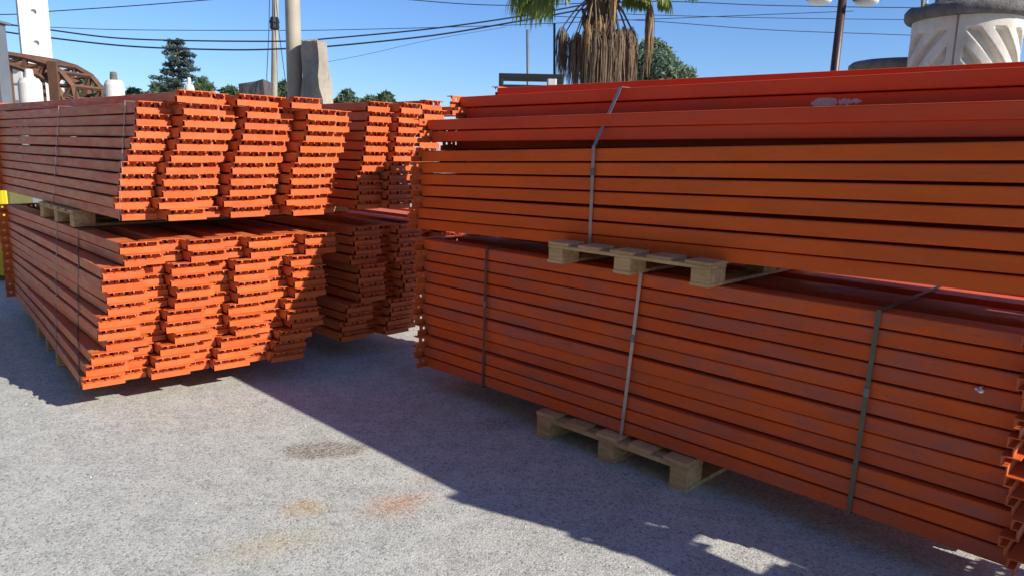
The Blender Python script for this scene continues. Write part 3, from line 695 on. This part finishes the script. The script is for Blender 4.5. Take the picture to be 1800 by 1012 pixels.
# fluted concrete drum with stone cap
def drum():
    dc = ray(1697, 60); dc = Vector((dc.x, dc.y, 0)).normalized(); c = dc*10.4; r = .565
    ztop = 3.13
    o = thing('concrete_drum', 'white concrete drum with diagonal ribs under a grey stone cap', 'drum', (c.x, c.y, 0))
    face_ang = math.atan2(-c.y, -c.x)+math.radians(-9)   # seam direction, turned a little to the shaded side
    nphi, nz = 400, 150; z0 = 0.5; vs = []; fs = []
    Pn = math.pi*.98
    for j in range(nz+1):
        z = z0+(ztop-z0)*j/nz
        for i in range(nphi):
            ph = 2*math.pi*i/nphi; rel = (ph-face_ang+math.pi) % (2*math.pi)-math.pi   # angle from the seam
            s = 1 if rel > 0 else -1; x = abs(rel)*r
            dep = 0.0
            if x < .010: dep = -.03
            elif x > .075:
                ph2 = (z+1.15*(x-.075)+.06) / .33
                fr = ph2 % 1.0
                edge = min(1, (x-.075)/.02); topf = min(1, max(0, (ztop-.13-z)/.03))
                tri = max(0, min(1, (0.5-abs(fr-.5)-.22)*7))
                dep = -.07*tri*edge*topf
            rr = r*(1+.012*(ztop-z)/2)+dep
            vs.append((rr*math.cos(ph), rr*math.sin(ph), z))
    for j in range(nz):
        for i in range(nphi):
            i2 = (i+1) % nphi; fs.append((j*nphi+i, j*nphi+i2, (j+1)*nphi+i2, (j+1)*nphi+i))
    me = bpy.data.meshes.new('drum_body'); me.from_pydata(vs, [], fs); me.materials.append(DRUMWHITE); link('drum_body', me, o)
    mb = MB(); mb.lathe([(r+.10, 0), (r+.12, .06), (r+.12, .44), (r+.06, .499)], 48); link('plinth', mb.mesh('plinth', CONCRETE), o)
    vs = []; fs = []; prof = [(r-.02, 0), (r+.065, .005), (r+.095, .045), (r+.09, .10), (r+.05, .145), (r*.5, .16), (.02, .165)]; n = 72
    for rr, z in prof:
        for k in range(n):
            a_ = 2*math.pi*k/n; q_ = Vector((math.cos(a_)*rr, math.sin(a_)*rr, z)); nn = mnoise.noise(q_*5)*.022+mnoise.noise(q_*14)*.012
            vs.append((q_.x*(1+nn), q_.y*(1+nn), ztop+.001+z+(nn*.6 if z > .09 else 0)))
    fs = [(i*n+k, i*n+(k+1) % n, (i+1)*n+(k+1) % n, (i+1)*n+k) for i in range(len(prof)-1) for k in range(n)]
    mb = MB(); mb.add(vs, fs+[tuple(range(n-1, -1, -1)), tuple(range((len(prof)-1)*n, len(prof)*n))]); link('cap', mb.mesh('cap', CAPSTONE, smooth=True), o)
    top = ztop+.165
    lumpy_stone('rough_stone', [(c.x-.42, c.y-.12), (c.x-.02, c.y-.2), (c.x+.1, c.y+.1), (c.x-.3, c.y+.2)], [(c.x-.4, c.y-.1), (c.x-.04, c.y-.18), (c.x+.06, c.y+.1), (c.x-.3, c.y+.15)], top-.005, top+.4, DARKSTONE, 'dark rough stone standing on the drum cap', .03, 6, 4, seed=5, topj=.05)
drum()
# millstone on a stone pier
p = aty(1548, 112, 10.2); o = thing('millstone', 'dark round millstone lying on a pier beside the concrete drum', 'millstone', (p.x+.25, 10.2, 0))
vs = []; prof = [(.45, 0), (.58, .015), (.62, .05), (.62, .10), (.57, .14), (.1, .15)]
mb = MB(); mb.lathe(prof, 40); link('disc', mb.mesh('disc', CAPSTONE, smooth=True), o, (0, 0, p.z-.12))
mb = MB(); mb.lathe([(.30, 0), (.26, .3), (.25, p.z-.3), (.33, p.z-.121)], 16); link('pier', mb.mesh('pier', DARKSTONE), o)

# unseen hall added behind the camera to block sky light and deepen shade
def sky_blocker():
    P = rpt(16, 7.6, 0); o = thing('sky_blocker', 'added unseen dark hall behind the camera, blocking sky light from the piles', 'light blocker', P, math.atan2(uR.y, uR.x))
    Lw, Hh, Dw = 26.0, 10.5, 12.0
    mb = MB(); mb.box(0, Lw, .05, Dw, 0, Hh); link('wall', mb.mesh('wall', BLOCKERGREY), o)
    for i in range(52):
        mb = MB() if i == 0 else mb
        if i == 0: mb.box(.02, .44, 0, .049, 0, Hh-.02); pm = mb.mesh('blocker_panel', BLOCKERGREY)
        link('blocker_panel', pm, o, (i*.5, 0, 0))
    mb = MB(); mb.box(-.3, Lw+.3, -.3, Dw+.3, Hh, Hh+.25); link('roof', mb.mesh('roof', GREYSTEEL), o)
    mb = MB(); mb.box(11, 15, -.06, -.003, 0, 4.2); link('door', mb.mesh('door', GREYSTEEL), o)
sky_blocker()

# overhead cables
def cable(pts, Y, r, label, sub=8):
    P = [aty(x, y, Y if not isinstance(Y, tuple) else Y[0]+(Y[1]-Y[0])*i/(len(pts)-1)) for i, (x, y) in enumerate(pts)]
    out = []
    for i in range(len(P)-1):
        p0, p1, p2, p3 = P[max(i-1, 0)], P[i], P[i+1], P[min(i+2, len(P)-1)]
        for k in range(sub):
            t = k/sub; out.append(0.5*((2*p1)+(p2-p0)*t+(2*p0-5*p1+4*p2-p3)*t*t+(3*p1-p0-3*p2+p3)*t**3))
    out.append(P[-1]); base = out[0].copy()
    mb = MB(); mb.tube([q_-base for q_ in out], r, 5)
    tag(link('overhead_cable', mb.mesh('overhead_cable', CABLE), loc=base), label, 'cable', 'overhead cables')
cable([(-160, 20), (0, 26), (80, 21), (230, 11), (370, 0), (600, -20)], 20, .013, 'overhead cable rising from the pale column across to the stout pole')
cable([(-200, 10), (5, 42), (80, 52), (200, 67), (330, 72), (505, 73), (580, 68), (750, 52), (890, 33), (1010, 12), (1200, -25)], 19, .019, 'thicker overhead cable, upper of two sagging behind the stout pole to palm')
cable([(-200, 25), (5, 56), (80, 66), (230, 82), (400, 88), (505, 86), (590, 81), (760, 63), (900, 40), (1020, 18), (1230, -22)], 19.5, .021, 'thicker overhead cable, lower of two sagging behind the stout pole to palm')
cable([(-100, 40), (80, 48), (230, 53), (505, 54), (640, 52), (860, 46), (1100, 36), (1500, 20)], 26, .012, 'thin faint overhead cable above the thick pair')
cable([(600, -14), (720, 0), (890, 10), (1150, 3), (1350, 10), (1600, 14), (1900, 15)], 24, .014, 'thin overhead cable, highest of those behind the lamp post')
cable([(1100, 25), (1150, 27), (1350, 32), (1590, 35), (1900, 38)], 25, .011, 'thin overhead cable, middle of those behind the lamp post')
cable([(950, 28), (1150, 38), (1350, 53), (1590, 62), (1900, 75)], 25.5, .012, 'thin overhead cable, lowest of those behind the lamp post')
cable([(560, 112), (640, 97), (760, 70), (890, 48)], 40, .010, 'very faint distant cable beyond the standing stone')
# distant green pole with insulators behind the drum
o, b_, t_, r_ = pole_px('power_pole', 1622, 0, 1620, 60, 30, 6, OLIVE, 'distant greenish power pole with insulators behind the drum', 'pole', 8, 1.5)
zc = aty(1622, 9, 30).z
mb = MB(); mb.tube([(-.6, 0, zc), (.5, 0, zc)], .035, 6); link('crossarm', mb.mesh('crossarm', BLACKSTEEL), o)
for x in (-.5, -.1, .4):
    mb = MB(); mb.lathe([(.03, 0), (.06, .05), (.03, .1), (.05, .15), (.02, .2)], 8); link('insulator', mb.mesh('insulator', LAMPWHITE), o, (x, -.02, zc+.03))

# ------------------------------------------------------------------ vegetation
def leaf_cloud(name, centers, radii, count, size, mat, parent, squash=1.0, seed=0, elong=1.6):
    g = np.random.default_rng(seed); centers = np.array(centers, float); radii = np.array(radii, float)
    wgt = radii**2; idx = g.choice(len(centers), count, p=wgt/wgt.sum())
    d = g.normal(size=(count, 3)); d /= np.linalg.norm(d, axis=1)[:, None]
    rr = radii[idx]*g.uniform(.25, 1, count)**.5*(1+g.normal(0, .10, count))
    pos = centers[idx]+d*rr[:, None]*np.array([1, 1, squash])
    a = g.normal(size=(count, 3)); a /= np.linalg.norm(a, axis=1)[:, None]
    b = np.cross(a, g.normal(size=(count, 3))); b /= np.linalg.norm(b, axis=1)[:, None]
    s = size*g.uniform(.55, 1.35, count)[:, None]; a *= s*elong; b *= s*.6
    V = np.stack([pos-a, pos-b*.9, pos+a, pos+b*.9], 1).reshape(-1, 3); F_ = np.arange(count*4).reshape(-1, 4)
    me = bpy.data.meshes.new(name); me.from_pydata(V.tolist(), [], F_.tolist()); me.materials.append(mat)
    return link(name, me, parent)
def tree(px, ytop, Y, wpx, mat, label, seed, lumps=9, count=2600, size=.16, hfrac=.7, group=None, cat='tree'):
    g = random.Random(seed); p = aty(px, ytop, Y); H = p.z; R = wpx/2/FPX*Y
    o = thing('tree', label, cat, (p.x, Y, 0), 0, group)
    mb = MB(); mb.tube([(0, 0, 0), (.1, 0, H*.3), (0, .1, H*.65)], [.14+H*.015, .10+H*.01, .05], 8)
    for k in range(5):
        a_ = g.uniform(0, 6.28); mb.tube([(.05, 0, H*.3), (R*.4*math.cos(a_), R*.4*math.sin(a_), H*.5), (R*.7*math.cos(a_), R*.7*math.sin(a_), H*.72)], [.07, .05, .02], 5)
    link('trunk', mb.mesh('trunk', TRUNK), o)
    cs, rs = [], []
    for k in range(lumps):
        a_ = g.uniform(0, 6.28); q_ = g.uniform(.1, .85)*R; rad = R*g.uniform(.26, .46)
        zz = H-rad*.85-(q_/R)**2*R*.7-(g.uniform(0, .35)*R if k % 3 else g.uniform(.5, 1.6)*R)
        cs.append((q_*math.cos(a_), q_*math.sin(a_), zz)); rs.append(rad)
    cs.append((g.uniform(-.2, .2)*R, 0, H-R*.3)); rs.append(R*.32)
    leaf_cloud('crown', cs, rs, count, size, mat, o, .85, seed)
for i, (px, yt, Y, wp, cnt, lab) in enumerate([
    (146, 136, 48, 66, 3600, 'rounded green tree beside the rusty truss'),
    (178, 150, 56, 80, 3600, 'low green tree between the truss and the free white pillar'),
    (236, 152, 58, 70, 3200, 'low green tree just past the free white pillar'),
    (286, 142, 60, 74, 3600, 'low bushy tree at the foot of the dark conifer'),
    (356, 139, 52, 58, 3200, 'small green tree beside the dark conifer, away from the truss'),
    (405, 152, 60, 56, 2600, 'low green tree beside the dark purple stone block'),
    (497, 145, 45, 56, 3000, 'green tree showing between the two utility poles'),
    (616, 158, 50, 66, 3400, 'round topped green tree beside the standing stone'),
    (648, 168, 58, 70, 2800, 'low tree past the round topped one beside the standing stone'),
    (676, 162, 55, 46, 2600, 'small round tree behind the upper rear bundle')]):
    tree(px, yt, Y, wp, LEAF_MID, lab, 20+i, 14, cnt, .17, .92, 'distant trees')
tree(1152, 64, 20, 120, LEAF_OLIVE, 'grey green olive tree behind the palm', 51, 22, 9000, .06, .9)
# dark layered conifer
def conifer():
    Y = 55; p = aty(311, 73, Y); H = p.z; o = thing('conifer_tree', 'dark layered conifer with gaps between its branches', 'tree', (p.x, Y, 0))
    mb = MB(); mb.tube([(0, 0, 0), (.05, 0, H*.5), (0, 0, H*.99)], [.32, .2, .05], 8); g = random.Random(4); cs = []; rs = []
    for lev in np.linspace(.36, .985, 15):
        R = 2.55*(1-lev)**.75+.45; z = H*lev
        for k in range(7):
            a_ = g.uniform(0, 6.28); L_ = R*g.uniform(.45, 1.1); e = Vector((math.cos(a_)*L_, math.sin(a_)*L_, z+g.uniform(-.05, .22)*L_))
            mb.tube([(0, 0, z), e], [.06, .015], 4, False)
            for f in (.45, .75, 1.0):
                cs.append(tuple(Vector((0, 0, z)).lerp(e, f))); rs.append(.12+.22*f*g.uniform(.6, 1.2))
    link('trunk', mb.mesh('trunk', TRUNK), o)
    leaf_cloud('crown', cs, rs, 7000, .085, LEAF_DARK, o, .45, 5, 2.0)
conifer()
# fan palm with a skirt of dead leaves
def palm():
    Y = 14; p = aty(1056, 30, Y); top = 4.55
    o = thing('fan_palm', 'fan palm with green leaves above a skirt of hanging dead leaves', 'palm', (p.x, Y, 0)); g = random.Random(11)
    prof = [(.34, 0), (.27, .3), (.24, 1.5), (.25, 3.0), (.27, 3.8), (.22, 4.4), (.08, 4.6)]
    mb = MB(); mb.lathe(prof, 18)
    for k in range(70):                                   # stubs of old leaf bases
        a_ = g.uniform(0, 6.28); z = g.uniform(2.6, 4.5); r = .24
        mb.tube([(r*math.cos(a_), r*math.sin(a_), z), ((r+.1)*math.cos(a_), (r+.1)*math.sin(a_), z+.22)], [.035, .02], 4)
    link('trunk', mb.mesh('trunk', TRUNK), o)
    def fan(name, mat, start, tip, Lf, nseg, droop, spread, seed):
        """petiole from start to tip, then a pleated fan of blades that split and hang at their ends"""
        gg = random.Random(seed); mb = MB(); start = Vector(start); tip = Vector(tip)
        ctr = start.lerp(tip, .5)+Vector((0, 0, .12*(tip-start).length))
        pts = [start.lerp(ctr, t)*(1-t)+ctr.lerp(tip, t)*t for t in (0, .25, .5, .75, 1)]
        mb.tube(pts, [.022, .018, .015, .012, .009], 5)
        d = (tip-ctr).normalized(); side = d.cross(Vector((0, 0, 1)))
        side = side.normalized() if side.length > 1e-3 else Vector((1, 0, 0)); up = side.cross(d)
        for k in range(nseg):
            f = (k+.5)/nseg*2-1; a_ = f*spread
            dr = d*math.cos(a_)+side*math.sin(a_)+up*.12*gg.uniform(-1, 1); dr.normalize(); L_ = Lf*(1-.25*abs(f))*gg.uniform(.85, 1.1)
            wv = (side*math.cos(a_)-d*math.sin(a_))
            q_ = tip.copy(); prev = None; dd = dr.copy(); n = 6
            for i in range(n+1):
                t = i/n; wd = .022*math.sin(math.pi*min(1, .12+.88*t)*.98)+.002
                row = (q_-wv*wd, q_+wv*wd+up*.004)
                if prev: mb.add([prev[0], prev[1], row[1], row[0]], [(0, 1, 2, 3)])
                prev = row; dd = (dd+Vector((0, 0, -1))*droop*(.15+t*1.3)/n*2.2).normalized(); q_ = q_+dd*(L_/n)
        link(name, mb.mesh(name, mat), o)
    # living leaves
    seed = 100
    for k in range(26):
        a_ = k*2.399+g.uniform(-.15, .15); el = 0.30+1.0*(k/25); Lp = g.uniform(1.0, 1.35)
        s = (.12*math.cos(a_), .12*math.sin(a_), top-.15+.1*k/25)
        t = (math.cos(a_)*math.cos(el)*Lp, math.sin(a_)*math.cos(el)*Lp, top+math.sin(el)*Lp*.8)
        fan('frond', LEAF_PALM, s, t, g.uniform(.75, .95), 26, .55 if el < .6 else .4, 1.6, seed+k)
    # leaves that droop into view on either side, as in the view of the yard
    for x, dy, tz, tw in ((-1.05, -.25, 4.30, 0), (-1.25, .2, 4.36, 1), (-.95, .4, 4.34, 2), (-.8, -.45, 4.38, 6), (-1.35, -.1, 4.42, 7), (.95, -.35, 4.36, 8), (1.15, .3, 4.38, 10), (.55, .35, 4.42, 9), (.62, -.3, 4.42, 3), (.78, .2, 4.36, 4), (1.5, -.1, 4.5, 5)):
        fan('frond', LEAF_PALM, (.1*np.sign(x), 0, top-.1), (x, dy, tz), .72 if x < 0 else .42, 34, 2.3, 1.7, 300+tw)
    # dead leaves: folded fans hanging in bunches
    def dead(cx, cy, ztop, Lh, wid, mat, seed, frm):
        gg = random.Random(seed); mb = MB(); tp = Vector((cx, cy, ztop))
        mb.tube([Vector(frm), Vector(frm).lerp(tp, .6)+Vector((0, 0, .06)), tp], [.02, .014, .011], 5)
        for k in range(90):
            a_ = gg.uniform(0, 6.28); r0 = gg.uniform(0, wid*.75); r1 = r0+gg.uniform(0, wid*.65); L_ = Lh*gg.uniform(.35, 1.12)
            q0 = tp+Vector((math.cos(a_)*r0*.7, math.sin(a_)*r0*.7, gg.uniform(-.12, .03))); q1 = tp+Vector((math.cos(a_)*r0*1.5, math.sin(a_)*r0*1.5, -.25*L_)); q2 = tp+Vector((math.cos(a_)*r1, math.sin(a_)*r1, -L_))
            w_ = Vector((-math.sin(a_+gg.uniform(-1, 1)), math.cos(a_), 0))*gg.uniform(.004, .012)
            m1 = q1.lerp(q2, .5)+Vector((gg.uniform(-.02, .02), gg.uniform(-.02, .02), 0))
            mb.add([q0-w_*.5, q0+w_*.5, q1+w_, q1-w_, m1+w_, m1-w_, q2+w_*.25, q2-w_*.25], [(0, 1, 2, 3), (3, 2, 4, 5), (5, 4, 6, 7)])
        link('dead_frond', mb.mesh('dead_frond', mat), o)
    spec = [(-.70, -.12, 3.72, .92, .10), (-.62, .2, 3.68, .8, .10), (-.45, -.25, 3.62, 1.1, .12), (-.36, .35, 3.7, 1.1, .13), (-.25, -.42, 3.75, 1.2, .13),
            (-.12, -.48, 3.66, 1.2, .13), (.03, -.50, 3.6, 1.2, .13), (.15, -.44, 3.72, 1.2, .13), (.30, -.36, 3.68, 1.15, .13), (.42, -.2, 3.74, 1.1, .13), (.55, -.05, 3.76, 1.05, .12),
            (.62, .2, 3.72, 1.0, .11), (.4, .4, 3.7, 1.1, .13), (.1, .5, 3.7, 1.1, .13), (-.15, .5, 3.7, 1.1, .13), (-.05, -.34, 3.9, 1.1, .12), (.22, -.3, 3.5, 1.0, .13), (-.33, -.3, 3.5, 1.0, .12), (.50, -.25, 3.55, .95, .12)]
    for i, (x, y, z, L_, wd) in enumerate(spec):
        dead(x, y, z, L_, wd, LEAF_TAN if i in (4, 15) else LEAF_DEAD, 500+i, (.14*np.sign(x), y*.3, 4.35))
    dead(.86, -.15, 4.12, 1.15, .075, LEAF_TAN, 600, (.15, 0, 4.4)); dead(.18, -.36, 4.35, .6, .07, LEAF_TAN, 601, (.1, -.1, 4.5))
palm()

# ------------------------------------------------------------------ loose grit on the yard
def grit():
    g = np.random.default_rng(3); mb = MB()
    for i in range(420):
        x, y = g.uniform(-4, 3), g.uniform(2.2, 9); s_ = g.uniform(.002, .0065); a = g.uniform(0, 6.28)
        m_ = Matrix.Translation((x, y, s_*.4)) @ Matrix.Rotation(a, 4, 'Z')
        mb.add([m_ @ Vector(p) for p in ((s_, 0, 0), (-s_*.7, s_*.8, 0), (-s_*.6, -s_*.9, 0), (.1*s_, 0, s_*.9), (0, .2*s_, -s_*.4))],
               [(0, 1, 3), (1, 2, 3), (2, 0, 3), (1, 0, 4), (2, 1, 4), (0, 2, 4)])
    o = link('loose_grit', mb.mesh('loose_grit', WHITECONC), kind='stuff'); o['label'] = 'scattered pale grit on the yard surface'; o['category'] = 'grit'
grit()
